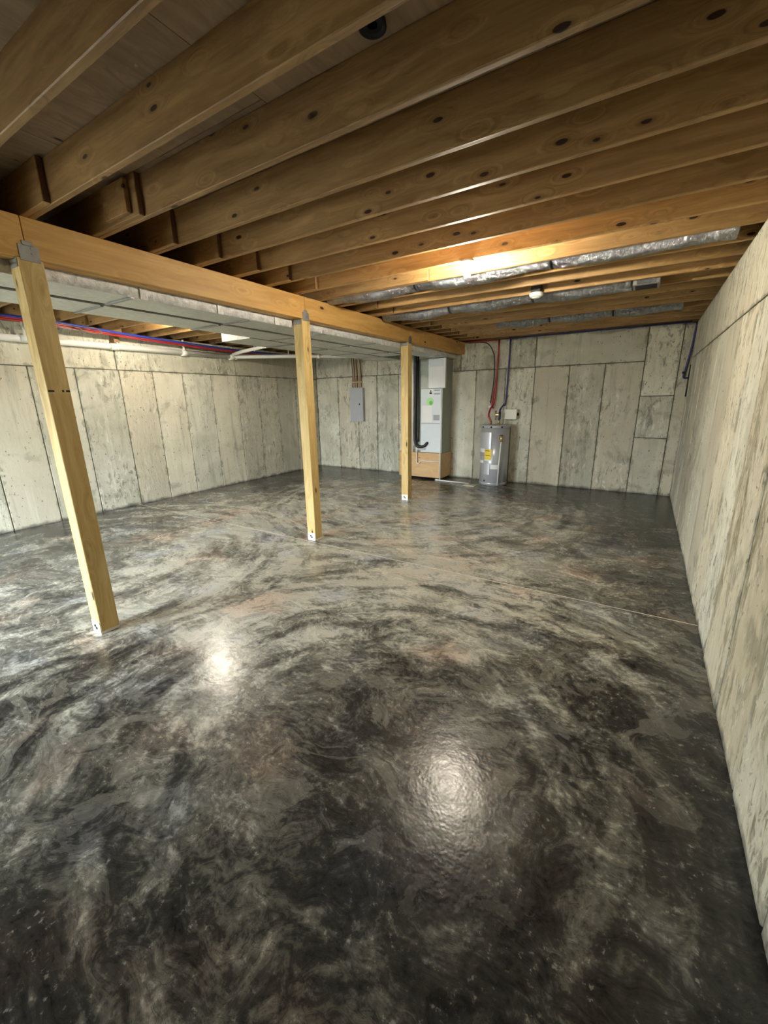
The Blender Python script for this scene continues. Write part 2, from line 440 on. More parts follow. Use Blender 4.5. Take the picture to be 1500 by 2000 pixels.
G = .0055    # half joint width
def panel(parent, kind, a0, a1, z0, z1, proud=0.0):
    """one form panel; local frame of the wall: a runs along it, d = 0 is the wall face, material goes back"""
    mb = MB()
    b = .006
    if z0 <= 0: z0 = -.03      # the wall runs down past the slab
    if kind == 'far': mb.box(a0 + G, a1 - G, -proud, .05, z0 + G, z1 - G, b)
    if kind == 'left': mb.box(-.05, proud, a0 + G, a1 - G, z0 + G, z1 - G, b)
    if kind == 'right': mb.box(-proud, .05, a0 + .010, a1 - .010, z0 + G, z1 - G, b)
    if kind == 'back': mb.box(a0 + G, a1 - G, -.05, proud, z0 + G, z1 - G, b)
    # recentre so the object sits at its own place
    cs = [sum(v[i] for v in mb.v) / len(mb.v) for i in range(3)]
    mb.v = [tuple(v[i] - cs[i] for i in range(3)) for v in mb.v]
    o = mb.build('panel', M['rough' if kind == 'right' and a1 < 3.4 and z1 < 2.6 else 'wall'], parent, cs)
    o['half_width'] = (a1 - a0) / 2; o['half_height'] = (z1 - z0) / 2
    return o

def pr(): return random.uniform(-.003, .004)
WT = 2.985
ZS = 2.40
# far wall
wf = empty('wall_far', (0, YF, 0)); tag(wf, 'far formed concrete wall behind the water heater', kind='structure')
MB().box(XL - .3, XR + .3, .014, .3, 0, WT).build('core', M['groove'], wf)
xs = [XL, -7.10, -6.45, -5.855, -5.22, -4.55, -3.86, -3.255, -2.61, -2.02, -1.37, -.75, -.13, .385, XR]
for a, b in zip(xs, xs[1:]):
    if abs(a + .13) < .01:
        for z0, z1 in ((0, 1.05), (1.05, 1.80), (1.80, WT)): panel(wf, 'far', a, b, z0, z1, pr())
    elif a > .3: panel(wf, 'far', a, b, 0, WT, .004)
    else: panel(wf, 'far', a, b, 0, ZS, pr())
tx = [XL, -5.82, -3.62, -2.03, -.13]
for a, b in zip(tx, tx[1:]): panel(wf, 'far', a, b, ZS, WT, pr())
# left wall
wl = empty('wall_left', (XL, 0, 0)); tag(wl, 'left formed concrete wall beyond the posts', kind='structure')
MB().box(-.3, -.014, YB, YF + .3, 0, WT).build('core', M['groove'], wl)
ys = [YB, -1.03, -.42, .19, .80, 1.41, 2.015, 2.63, 3.24, 3.91, 4.50, 5.09, 5.73, 6.39, 6.98, 7.60, 8.22, 8.80, YF]
for a, b in zip(ys, ys[1:]): panel(wl, 'left', a, b, 0, ZS - .02, pr())
ty = [YB, 1.44, 3.89, 6.38, 8.80, YF]
for a, b in zip(ty, ty[1:]): panel(wl, 'left', a, b, ZS - .02, WT, pr())
# right wall, leaning in a little towards the top
lean = -math.atan(.0335 / 2.985)
wr = empty('wall_right', (XR, 0, 0), (0, lean, 0)); tag(wr, 'right formed concrete wall close beside the viewer', kind='structure')
MB().box(.014, .3, YB, YF + .3, -.02, WT).build('core', M['groove'], wr)
ys = [YB, -1.52, -.91, -.30, .31, .92, 1.53, 2.14, 2.75, 3.36, 3.86, 4.45, 5.06, 5.67, 6.28, 6.90, 7.50, 8.10, 8.70, YF]
for a, b in zip(ys, ys[1:]): panel(wr, 'right', a, b, 0, ZS + .01, pr())
ty = [YB, 1.53, 4.0, 6.44, 8.88, YF]
for a, b in zip(ty, ty[1:]): panel(wr, 'right', a, b, ZS + .01, WT, pr())
# back wall with the glazed door the daylight comes through
wb = empty('wall_back', (0, YB, 0)); tag(wb, 'back concrete wall with a glazed door behind the viewer', kind='structure')
for x0, x1, z0, z1 in ((XL - .3, DOOR[0], 0, WT), (DOOR[1], XR + .3, 0, WT), (DOOR[0], DOOR[1], 2.12, WT)):
    MB().box(x0, x1, -.3, -.014, z0, z1).build('core', M['groove'], wb)
for a, b in ((XL, -7.2), (-7.2, DOOR[0]), (DOOR[1], -3.6), (-3.6, -3.0), (-3.0, -2.4), (-2.4, -1.8), (-1.8, -1.2), (-1.2, -.6), (-.6, 0), (0, XR)):
    panel(wb, 'back', a, b, 0, ZS, pr())
for a, b in ((XL, DOOR[0]), (DOOR[1], XR)): panel(wb, 'back', a, b, ZS, WT, pr())
panel(wb, 'back', DOOR[0], DOOR[1], 2.12, WT, 0)
dr = empty('door_1', (DOOR[0], YB - .12, 0)); tag(dr, 'white framed sliding glass door in the back wall', kind='structure')
DW = DOOR[1] - DOOR[0]
fr = MB()
for x in (0, DW / 2 - .03, DW - .06): fr.box(x, x + .06, 0, .08, 0, 2.12, .004)
fr.box(0, DW, 0, .08, 0, .06, .004).box(0, DW, 0, .08, 2.06, 2.12, .004)
fr.build('door_frame', M['alu'], dr)
for x in (.06, DW / 2 + .03): MB().box(x, x + DW / 2 - .09, .036, .042, .06, 2.06).build('pane', M['pane'], dr)
tag(MB().box(-30, 24, YB - 30, YB - .3, -.3, -.1).build('ground_outside', M['soil']), 'gravel yard outside the back door', kind='structure')

# sill plates on top of the walls
def sill(n, x0, x1, y0, y1): tag(MB().box(x0, x1, y0, y1, WT, WT + JT, .003).build('trim_%d' % n, M['joist']), kind='structure')
# ceiling: subfloor sheets on joists
ce = MB().box(XL - .3, XR + .3, YB - .3, YF + .3, ZT + JH + .02, ZT + JH + .10).build('ceiling', M['sub'])
tag(ce, 'plywood subfloor ceiling on open wooden joists', kind='structure')
y0 = -3.4; row = 0
cols = [-8.1, -7.88, -6.65, -5.43, -4.21, -2.99, -1.765, -.545, .675, .87]
for ci, (xa, xb) in enumerate(zip(cols, cols[1:])):
    yy = YB - .2 - (1.22 if ci % 2 else 0)
    while yy < YF + .2:
        sh = MB().box(-(xb - xa) / 2 + .002, (xb - xa) / 2 - .002, -1.217, 1.217, -.0095, .0095)
        sh.build('subfloor_panel', M['sub'], ce, ((xa + xb) / 2, yy + 1.22, ZT + JH + .0095 + .001)); yy += 2.44
# joists: right run and left run lapped on the beam
def joist_mesh(L, seed):
    mb = MB(); mb.box(-L / 2, L / 2, 0, JT, 0, JH, .004); me = mb.mesh('joist')
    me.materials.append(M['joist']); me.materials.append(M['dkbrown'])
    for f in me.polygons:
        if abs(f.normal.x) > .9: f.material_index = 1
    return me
XJ0, XJ1 = -3.86, .76
jr = joist_mesh(XJ1 - XJ0, 1); jl = joist_mesh(-3.205 + 8.05, 2)
for k in range(-7, 19):
    y = YJ + SP * k + random.uniform(-.004, .004)
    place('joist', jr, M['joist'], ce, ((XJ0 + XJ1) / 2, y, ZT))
    if k in (1, 7):
        xe = -2.915 if k == 1 else -2.06
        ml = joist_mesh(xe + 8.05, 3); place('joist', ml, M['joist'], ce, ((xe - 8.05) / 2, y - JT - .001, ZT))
    else:
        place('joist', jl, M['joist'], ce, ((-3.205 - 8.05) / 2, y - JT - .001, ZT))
for yy in (YF - .035, YF + .12):
    place('rim_joist', joist_mesh(8.8, 4), M['joist'], ce, ((XL + XR) / 2, yy, ZT + (.0 if yy < YF else JT)))
place('rim_joist', joist_mesh(13, 5), M['joist'], ce, (.80, 3, ZT), (0, 0, math.radians(90)))
place('rim_joist', joist_mesh(13, 5), M['joist'], ce, (-8.06, 3, ZT), (0, 0, math.radians(90)))
for x0, x1, ya, yb in ((XL - .34, XL - .30, YB - .34, YF + .34), (XR + .30, XR + .34, YB - .34, YF + .34), (XL - .3, XR + .3, YF + .30, YF + .34), (XL - .3, XR + .3, YB - .34, YB - .30)):
    MB().box(x0, x1, ya, yb, 2.6, ZT + JH + .10).build('light_block_skirt', M['sub'], ce)  # unseen skirts added outside the walls to block sky light leaks
# short scab block beside the lap of the second joist
MB().box(-.14, .14, 0, .03, .01, .20, .003).build('lap_block', M['joist'], ce, (-3.13, YJ + SP - 2 * JT + .003, ZT + .01))

# ================================================================ GIRDER AND POSTS
bm = empty('support_beam', (XB - WB / 2, YB, ZB)); tag(bm, 'built-up wooden girder resting on the three posts', 'beam')
HB = ZT - ZB - .001; PW = WB / 3
def plank(xo, ya, yb):
    L = yb - ya
    MB().box(-L / 2 + .001, L / 2 - .001, -PW / 2 + .0005, PW / 2 - .0005, 0, HB, .004).build('plank', M['beam'], bm, (xo, (ya + yb) / 2 - YB, 0), (0, 0, math.radians(90)))
for ya, yb in ((YB, 1.33), (1.33, 3.97), (3.97, 6.55), (6.55, YF)): plank(PW, ya, yb)
for ya, yb in ((YB, .6), (.6, 5.2), (5.2, YF)): plank(0, ya, yb)
for ya, yb in ((YB, 1.33), (1.33, 3.97), (3.97, 6.55), (6.55, YF)): plank(-PW, ya, yb)

W = .1394
def post(yf, label, marks=False):
    o = empty('support_post', (XB - W / 2, yf + W / 2, 0))
    tag(o, label, 'post', 'wooden support posts')
    h = W / 2
    MB().box(-h, h, -h, h, .022, ZB - .003, .004).build('shaft', M['post'], o)
    b = MB().box(-h + .005, h - .005, -h - .003, h + .003, 0, .022)
    b.box(-h + .004, h - .004, -h - .0035, -h + .001, 0, .105, .001).box(-h + .004, h - .004, h - .001, h + .0035, 0, .105, .001)
    br = b.build('base_bracket', M['white'], o)
    for dx, dz in ((.008, .045), (-.012, .062)):
        s = MB().tube([(dx, -h - .003, dz), (dx, -h - .009, dz)], .012, 8); s.build('bolt', M['dark'], br)
    c = MB().box(h + .0005, h + .0035, -.055, .055, ZB - .02, ZB + .075, .001)
    c.box(h + .0005, h + .0035, -.03, .03, ZB + .07, ZB + .10, .001)
    c.box(-h - .0035, -h - .0005, -.055, .055, ZB - .02, ZB + .075, .001)
    c.box(-h + .01, h - .01, -h - .0035, -h - .0005, ZB - .06, ZB - .006, .001)
    cp = c.build('cap_plate', M['galvd'], o)
    for dz in (.03, .06): MB().tube([(h + .003, .015, ZB + dz), (h + .006, .015, ZB + dz)], .006, 8).build('nail_head', M['galvd'], cp)
    if marks:
        for a, bb in ((-.066, -.03), (.018, .03), (.042, .066)): MB().box(h + .0002, h + .0012, a, bb, 1.905, 1.917).build('pencil_mark', M['ink'], o)
    return o
post(POSTS[0], 'nearest wooden post, wide brown side and dark ticks, on the left', True)
post(POSTS[1], 'middle wooden post with a pale greenish front face on the floor joint')
post(POSTS[2], 'farthest slim wooden post standing in front of the air handler')

# ================================================================ LAMPS
def bay(k): return YJ + SP * k + JT + (SP - JT) / 2
def lamp(x, y, label, grp='bare ceiling bulbs', z=ZT):
    o = empty('ceiling_lamp', (x, y, z)); tag(o, label, 'lamp', grp)
    MB().lathe([(.056, 0), (.056, -.012), (.05, -.02), (.03, -.026), (.024, -.05), (.02, -.05)], n=20).build('lampholder', M['white'], o)
    if z > ZT + .01: MB().lathe([(.05, .001), (.05, ZT + JH - z - .0005)], n=8, smooth=False).build('ceiling_box', M['panel'], o)
    prof = [(.013, -.046), (.0135, -.056), (.017, -.066), (.025, -.080), (.0300, -.096), (.0295, -.108), (.025, -.120), (.016, -.129), (.004, -.1325)]
    MB().lathe(prof, n=16).build('bulb', M['bulb'], o)
    return o
lamp(-1.505, YJ + SP * 6 + JT / 2, 'bare glowing bulb in a white holder under the joists right of the girder')
lamp(-6.20, bay(6) - .02 - JT, 'bare bulb hidden beyond the girder, mirrored on the floor at left', z=ZT + .09)

# ================================================================ CEILING SERVICES
def flex(y, x0, x1, zc, r, label, sag=.02, ends=True):
    o = empty('flex_duct', ((x0 + x1) / 2, y, zc)); tag(o, label, 'duct', 'foil flex ducts between the joists')
    rg = random.Random(int(y * 100)); n = 70; L = x1 - x0
    pts = []
    for i in range(n + 1):
        f = i / n
        pts.append((x0 - (x0 + x1) / 2 + L * f, .012 * math.sin(f * 9 + y), -sag * math.sin(f * math.pi * 3) ** 2 + .008 * math.sin(f * 23)))
    amp = [[1 + rg.uniform(-.05, .05) + .035 * math.sin(i * 2.1) for k in range(18)] for i in range(n + 1)]
    MB().tube(pts, r, 18, True, lambda i, k: amp[i][k]).build('sleeve', M['foil'], o)
    for f in (.33, .68):
        i = int(f * n); p = pts[i]
        MB().tube([(p[0] - .012, p[1], p[2]), (p[0] + .012, p[1], p[2])], r * 1.06, 18).build('strap', M['black'], o)
    return o
flex(bay(7), -3.65, .42, ZT + .095, .115, 'longest foil flex duct in the joist bay right behind the bulb')
flex(bay(10) + .02, -3.5, -.30, ZT + .045, .095, 'foil flex duct running behind the smoke alarm to the square metal box')
flex(bay(14) + .02, -2.3, .25, ZT + .035, .085, 'foil flex duct nearest the far wall above the water heater')

o = empty('register_box', (-.17, bay(10) - .02, ZT)); tag(o, 'square foil-faced metal register box at the end of a flex duct', 'vent box')
bx = MB().box(-.125, .125, -.125, .125, -.045, .12, .008); bx.build('box_body', M['galvd'], o)
MB().box(-.085, .085, -.128, -.1252, -.035, .06, .001).build('foil_face', M['foil'], o)
MB().box(-.10, .10, -.10, .10, -.048, -.0455, .001).build('dark_opening', M['dark'], o)
MB().tube([(-.14, 0, .03), (-.20, 0, .035)], .07, 16).build('collar', M['galvd'], o)

o = empty('smoke_detector', (-1.255, YJ + SP * 10 - .055, ZT)); tag(o, 'round white smoke alarm hanging below a black box on a joist', 'smoke alarm')
MB().box(-.055, .055, -.05, .052, -.005, .085, .004).build('mounting_box', M['black'], o)
MB().lathe([(.075, -.006), (.078, -.02), (.074, -.040), (.060, -.052), (.03, -.056), (.004, -.056)], n=24).build('housing', M['white'], o)
MB().lathe([(.045, -.0555), (.045, -.060), (.03, -.064), (.003, -.064)], n=20).build('grille', M['pvc'], o)

# sheet-metal trunks left of the girder
def trunk(x0, x1, y0, y1, zb, label, zt=ZT - .004, step=1.22, foil=False):
    o = empty('trunk_duct', ((x0 + x1) / 2, y0, zb)); tag(o, label, 'duct', 'sheet metal trunk ducts')
    hw = (x1 - x0) / 2; H = zt - zb; y = 0; L = y1 - y0
    while y < L - .01:
        ye = min(L, y + step); ym = (y + ye) / 2
        vs = [(-hw, y, 0), (hw, y, 0), (hw, ye, 0), (-hw, ye, 0), (0, ym, -.007), (-hw, y, H), (hw, y, H), (hw, ye, H), (-hw, ye, H)]
        fs = [(1, 0, 4), (2, 1, 4), (3, 2, 4), (0, 3, 4), (5, 6, 7, 8), (0, 1, 6, 5), (1, 2, 7, 6), (2, 3, 8, 7), (3, 0, 5, 8)]
        MB().add(vs, fs).build('duct_section', M['galv'], o)
        if ye < L - .01:
            MB().box(-hw - .006, hw + .006, ye - .014, ye + .014, -.012, -.002).build('drive_cleat', M['galvd'], o)
        y = ye
    if foil:
        y = 0; rg = random.Random(3)
        while y < foil - .01:
            ye = min(foil, y + .75)
            # crumpled foil-faced blanket on the side
            n = 30; mbv = []; fsx = []
            for i in range(n + 1):
                yy = y + .004 + (ye - y - .008) * i / n
                for j in range(5):
                    mbv.append((hw + .004 + rg.uniform(0, .010), yy, H * j / 4 - (.004 if j == 0 else 0)))
            for i in range(n):
                for j in range(4): fsx.append((i * 5 + j, (i + 1) * 5 + j, (i + 1) * 5 + j + 1, i * 5 + j + 1))
            k0 = len(mbv)
            for (x, yy, z) in list(mbv): mbv.append((hw + .001, yy, z))
            for j in range(4):
                fsx.append((j, j + 1, k0 + j + 1, k0 + j)); e = n * 5 + j; fsx.append((e + 1, e, k0 + e, k0 + e + 1))
            for i in range(n):
                a = i * 5; b_ = (i + 1) * 5; fsx.append((b_, a, k0 + a, k0 + b_))
            MB().add(mbv, fsx, True).build('foil_blanket', M['foilw'], o)
            MB().add([(hw + a + d, ye + b, z) for a, z in ((.010, -.008), (.010, H)) for b in (-.03, .03) for d in (0, .008)], [(0, 4, 6, 2), (1, 3, 7, 5), (0, 1, 5, 4), (2, 6, 7, 3), (0, 2, 3, 1), (4, 5, 7, 6)]).build('foil_tape', M['foilw'], o)
            y = ye
    return o
trunk(-4.13, -3.705, YB + .1, 9.02, 2.662, 'sheet metal trunk duct with a bright foil-wrapped side along the girder', foil=10.0)
trunk(-4.72, -4.22, YB + .1, 7.55, 2.662, 'bare grey trunk duct lying parallel beyond the black pipe')
trunk(-5.32, -4.735, 4.15, 8.3, 2.655, 'wide short grey return duct near the far wall above the panel', step=.82)
tag(MB().tube([(-4.175, YB + .1, 2.69), (-4.175, 2.0, 2.685), (-4.175, 5.4, 2.69)], .022, 10).build('gas_pipe', M['blackpipe']), 'thin black pipe running between the two trunk ducts', 'pipe')

# PVC drain along the left wall
o = empty('drain_pipe', (-7.75, 2.0, 2.75)); tag(o, 'white PVC drain pipe running along the top of the left wall', 'pipe')
def rel(pts): return [(x + 7.75, y - 2.0, z - 2.75) for x, y, z in pts]
MB().tube(rel([(-7.75, YB + .1, 2.72), (-7.75, 6.30, 2.762)]), .047, 14).build('main_run', M['pvc'], o)
MB().tube(rel(smooth_path([(-7.75, 6.25, 2.762), (-7.60, 6.50, 2.77), (-6.8, 7.45, 2.80), (-6.10, 8.36, 2.815)], 5)), .044, 14).build('angled_run', M['pvc'], o)
MB().tube(rel([(-7.72, 6.26, 2.80), (-7.45, 6.27, 2.84), (-6.26, 6.27, 2.93)]), .035, 12).build('branch', M['pvc'], o)
for y in (2.66, 3.86, 5.14, 6.24):
    MB().tube(rel([(-7.75, y - .06, 2.748), (-7.75, y + .06, 2.749)]), .058, 14).build('coupling', M['pvc'], o)
MB().tube(rel([(-6.60, 7.71, 2.806), (-6.56, 7.76, 2.808)]), .054, 14).build('coupling', M['pvc'], o)
MB().tube(rel([(-7.75, 6.31, 2.76), (-7.75, 6.36, 2.763)]), .062, 14).build('clean_out', M['white'], o)
for y, x in ((2.66, -7.72), (5.14, -7.75)):
    MB().tube(rel([(x, y, 2.78), (x, y, 2.985)]), .02, 10).build('riser', M['pvc'], o)
for x, y in ((-7.05, 6.27), (-7.0, 7.2)):
    MB().box(x + 7.75 - .012, x + 7.75 + .012, y - 2 - .002, y - 2 + .002, .07, .235).build('hanger', M['pvc'], o)
o = empty('hanger_block', (-7.75, 3.90, 2.80)); tag(o, 'small wooden block holding the white drain pipe to the joists', 'block')
MB().box(-.05, .05, -.045, .045, .01, .18, .003).build('block', M['joist'], o)
MB().box(-.06, .06, -.012, .012, -.10, .012, .002).build('strap', M['pvc'], o)

# PEX supply lines below the joists along the left wall
def pex(name, pts, r, mat, label, grp=None, cat='pipe'):
    return tag(MB().tube(smooth_path(pts, 5), r, 8).build(name, M[mat]), label, cat, grp)
PX = [(-7.15, YB + .1, 2.950), (-7.22, 1.0, 2.950), (-7.245, 2.28, 2.95), (-7.31, 2.95, 2.948), (-7.50, 4.0, 2.925), (-7.60, 5.2, 2.90), (-7.66, 6.4, 2.885), (-7.66, 8.7, 2.90)]
for i, (mat, dx, dz, lab) in enumerate((('blue', 0, .012, 'topmost blue supply line along the left wall'), ('blue', .035, -.004, 'second blue supply line, just right of the topmost one'), ('red', .002, -.017, 'upper red supply line under the blue lines at left'), ('red', -.03, -.036, 'lowest red supply line above the white drain pipe'))):
    rg = random.Random(i)
    pex('supply_line', [(x + dx + rg.uniform(-.003, .003), y, z + dz + rg.uniform(-.002, .002)) for x, y, z in PX], .012, mat, lab, 'coloured supply lines along the left wall')
pex('cable_loop', [(-7.2, 2.9, 2.93), (-7.2, 3.1, 2.90), (-7.2, 3.32, 2.84), (-7.2, 3.45, 2.87), (-7.2, 3.36, 2.92), (-7.2, 3.2, 2.90)], .007, 'brown', 'thin brown cable loop hanging below the supply lines', cat='cable')

# ================================================================ ELECTRICAL PANEL
o = empty('electrical_panel', (-6.425, YF, 1.28)); tag(o, 'grey metal breaker panel mounted on the far wall', 'breaker panel')
MB().box(-.19, .19, -.105, -.005, 0, .83, .006).build('box_body', M['panel'], o)
MB().box(-.205, .205, -.112, -.105, -.012, .842, .004).build('cover', M['panel'], o)
d = MB().box(-.15, .15, -.118, -.112, .06, .77, .003).build('door', M['panel'], o)
MB().box(.085, .115, -.124, -.118, .40, .45, .003).build('latch', M['dark'], d)
cabs = [(-6.56, 'brown'), (-6.525, 'cream'), (-6.49, 'brown'), (-6.46, 'cream'), (-6.41, 'brown'), (-6.375, 'yellowc'), (-6.335, 'cream'), (-6.30, 'brown')]
for i, (x, mt) in enumerate(cabs):
    rg = random.Random(i + 40); xe = -6.425 + (i - 3.5) * .038
    pex('cable', [(x + rg.uniform(-.006, .006), YF - .09, 2.90), (x, YF - .07, 2.72), (x + rg.uniform(-.005, .005), YF - .045, 2.45), (x + rg.uniform(-.005, .005), YF - .04, 2.25), (xe, YF - .06, 2.10)], .011, mt,
        'electrical cable hanging from the ducts into the breaker panel, ' + ('leftmost', 'second from left', 'third from left', 'fourth from left', 'fourth from right', 'third from right', 'second from right', 'rightmost')[i] + ' of eight', 'cables above the breaker panel', 'cable')
o = empty('cable_clamp', (-6.43, YF - .045, 2.26)); tag(o, 'small pale clamp strip pinning the cables above the breaker panel', 'clamp')
MB().box(-.16, .16, -.012, .02, -.012, .012, .003).build('strip', M['cream'], o)

# ================================================================ AIR HANDLER
AY = 8.50
pb = empty('plywood_platform', (-4.345, (AY + YF) / 2, 0)); tag(pb, 'raised plywood box the air handler stands on', 'platform')
hx = .548; hy = (YF - AY) / 2 - .004
MB().box(-hx, hx, -hy, -hy + .018, .05, .60, .002).build('front_board', M['plywood'], pb)
MB().box(hx - .018, hx, -hy + .019, hy, .05, .60, .002).build('side_board', M['plywood'], pb)
MB().box(-hx, -hx + .018, -hy + .019, hy, .05, .60, .002).build('side_board', M['plywood'], pb)
MB().box(-hx - .006, hx + .006, -hy - .006, hy, .601, .619, .002).build('top_board', M['plywood'], pb)
for sx in (-1, 1):
    for sy in (-1, 1): MB().box(sx * (hx - .09) - .04, sx * (hx - .09) + .04, sy * (hy - .09) - .04, sy * (hy - .09) + .04, 0, .0495).build('foot', M['black'], pb)

ah = empty('air_handler', (-4.10, AY, .62)); tag(ah, 'tall pale air handler cabinet with green sticker on a plywood box', 'air handler')
MB().box(-.40, .30, .03, .54, 0, 2.028, .006).build('cabinet', M['ahgrey'], ah)
MB().box(-.225, .298, .012, .03, .66, 1.405, .004).build('upper_door', M['ahpanel'], ah)
MB().box(-.225, .298, .014, .03, .01, .655, .004).build('lower_door', M['ahpanel'], ah)
pc = MB().box(-.02, .375, -.03, .03, 1.415, 2.028, .005).build('plenum_cover', M['ahpanel'], ah)
MB().box(-.005, .335, -.0335, -.0302, 1.43, 1.86, .001).build('white_sheet', M['paper'], pc)
MB().box(.338, .375, -.034, -.0302, 1.42, 2.02, .001).build('edge_trim', M['white'], pc)
MB().box(-.055, -.03, .024, .0302, 1.42, 2.02, .001).build('foil_tape', M['foilw'], ah)
# stickers on the doors
st = MB().box(-.03, .07, .009, .0118, 1.28, 1.395).build('logo_plate', M['paper'], ah)
MB().add([(-.008, .0085, 1.345), (.042, .0085, 1.345), (.017, .0085, 1.385), (-.008, .0089, 1.345), (.042, .0089, 1.345), (.017, .0089, 1.385)], [(0, 1, 2), (5, 4, 3), (0, 3, 4, 1), (1, 4, 5, 2), (2, 5, 3, 0)]).build('logo_triangle', M['dark'], st)
MB().tube([(.017, .0089, 1.315), (.017, .0080, 1.315)], .001, 20, True, lambda i, k: 14 + 18 * abs(math.cos(2 * math.pi * k / 20 + math.pi / 2))).build('logo_oval', M['dark'], st)
for z in (1.375, 1.30): MB().box(.10, .24, .010, .0118, z - .018, z + .012).build('print_block', M['greyprint'], ah)
gs = MB().tube([(.0, .0118, 1.13), (.0, .0095, 1.13)], .088, 24).build('green_sticker', M['green'], ah)
MB().tube([(.025, .0094, 1.105), (.025, .0084, 1.105)], .045, 20).build('sticker_print', M['greend'], gs)
MB().box(-.19, .055, .010, .0118, .69, 1.05).build('instruction_sheet', M['paper'], ah)
MB().box(.09, .24, .010, .0118, .73, .85).build('print_block', M['greyprint'], ah)

tag(MB().tube(smooth_path([(-4.44, AY - .02, 2.98), (-4.44, AY - .03, 2.2), (-4.445, AY - .03, 1.4), (-4.45, AY - .03, 1.0), (-4.42, AY - .035, .80), (-4.33, AY - .03, .755), (-4.22, AY - .02, .77), (-4.16, AY - .005, .83), (-4.15, AY + .01, .84)], 6), .032, 12).build('refrigerant_line', M['black']), 'thick black insulated refrigerant line down the left of the air handler', 'pipe')
tag(MB().tube([(-4.375, AY - .02, 2.98), (-4.375, AY - .02, 1.3), (-4.38, AY - .015, .95), (-4.38, AY - .015, .86)], .020, 10).build('suction_line', M['blackpipe']), 'slimmer black line behind the thick insulated refrigerant line', 'pipe')
tag(MB().tube([(-4.512, AY - .03, 2.98), (-4.512, AY - .03, .63)], .02, 10).build('vent_pipe', M['pvc']), 'white vertical pipe just right of the farthest post', 'pipe')
cp = empty('condensate_pipe', (-3.80, AY - .03, 0)); tag(cp, 'white condensate pipe dropping down the air handler corner to the floor', 'pipe')
MB().tube([(0, -.02, 2.02), (0, -.02, .03)], .015, 10).build('drop', M['pvc'], cp)
MB().tube([(-.05, .0, .016), (.0, -.02, .016), (.72, -.06, .016)], .016, 10).build('floor_run', M['pvc'], cp)
MB().tube([(-.12, .012, .015), (-.04, .0, .015)], .022, 10).build('elbow', M['pvc'], cp)
MB().tube([(-.60, -.005, .75), (-.60, -.005, .40), (-.585, -.005, .375), (-.56, -.005, .365), (-.53, -.005, .38), (-.51, -.005, .42), (-.44, -.005, .43), (0, -.012, .44)], .012, 10).build('trap', M['pvc'], cp)
MB().tube([(-.60, -.005, .755), (-.60, -.005, .70), (-.40, .02, .70)], .018, 10).build('outlet', M['pvc'], cp)
o = empty('drain_cover', (-3.02, 8.28, 0)); tag(o, 'flat pale drain cover lying on the floor before the water heater', 'drain')
MB().box(-.13, .13, -.09, .09, 0, .012, .004).build('plate', M['beige'], o)
MB().box(-.10, .10, -.06, .06, .012, .017, .002).build('lid', M['beige'], o)

# ================================================================ WATER HEATER
wx, wy, R = -2.665, 8.745, .293
wh = empty('water_heater', (wx, wy, 0)); tag(wh, 'grey cylindrical water heater with a yellow label', 'water heater')
MB().lathe([(R - .02, 0), (R, .015), (R, 1.21)], n=48).build('tank', M['tank'], wh)
MB().lathe([(R + .004, 1.205), (R + .005, 1.245), (R - .01, 1.262), (R - .06, 1.27), (.01, 1.275)], n=48).build('top_cap', M['tank'], wh)
MB().lathe([(R + .003, .0), (R + .004, .05), (R + .001, .06)], n=48).build('bottom_ring', M['tank'], wh)
def curved(name, a0, a1, z0, z1, d, mat, parent=wh):
    """plate bent round the tank; angle 0 faces the viewer's side (-Y), positive to the right"""
    n = 8; vs = []; fs = []
    for i in range(n + 1):
        a = math.radians(a0 + (a1 - a0) * i / n)
        for rr in (R + .0005, R + d):
            for z in (z0, z1): vs.append((rr * math.sin(a), -rr * math.cos(a), z))
    for i in range(n):
        b = i * 4; c = b + 4
        fs += [(b + 2, c + 2, c + 3, b + 3), (b, b + 1, c + 1, c), (b + 1, b + 3, c + 3, c + 1), (b, c, c + 2, b + 2)]
    fs += [(0, 2, 3, 1), (n * 4, n * 4 + 1, n * 4 + 3, n * 4 + 2)]
    return MB().add(vs, fs, False).build(name, M[mat], parent)
curved('access_cover', -55, 2, .78, 1.12, .010, 'tankpanel')
curved('access_cover', -24, 0, .24, .48, .010, 'tankpanel')
yl = curved('energy_label', -24, 6, .56, .77, .004, 'yellow')
curved('label_print', -22, -2, .735, .748, .0048, 'dark', yl); curved('label_print', -22, 2, .64, .647, .0048, 'dark', yl)
curved('energy_label_hem', -24, 6, .53, .56, .004, 'paper')
curved('warning_label', -62, -26, .70, .78, .004, 'paper'); curved('warning_label', -58, -27, .62, .69, .004, 'greyprint')
curved('warning_label', -62, -30, .47, .53, .004, 'paper')
curved('rating_label', 4, 34, .36, .45, .004, 'paper')
for a, z in ((-40, 1.225), (0, 1.228), (42, 1.228), (-20, .10)):
    s = math.radians(a); p = Vector((math.sin(s), -math.cos(s), 0))
    MB().tube([p * (R + .004) + Vector((0, 0, z)), p * (R + .009) + Vector((0, 0, z))], .018, 10).build('screw_plug', M['dark'], wh)
s = math.radians(38); p = Vector((math.sin(s), -math.cos(s), 0))
rv = MB().tube([p * R + Vector((0, 0, 1.0)), p * (R + .07) + Vector((0, 0, 1.0))], .026, 12).tube([p * (R + .055) + Vector((0, 0, 1.06)), p * (R + .055) + Vector((0, 0, .94))], .028, 12).build('relief_valve', M['brass'], wh)
MB().box(-.035, .035, -.012, .012, 0, .012, .002).build('lever', M['dark'], rv, tuple(p * (R + .055) + Vector((0, 0, 1.06))))
q = p * (R + .055)
MB().tube([q + Vector((0, 0, .94)), q + Vector((-.02, 0, .5)), q + Vector((-.03, 0, .02))], .013, 10).build('discharge_tube', M['white'], wh)
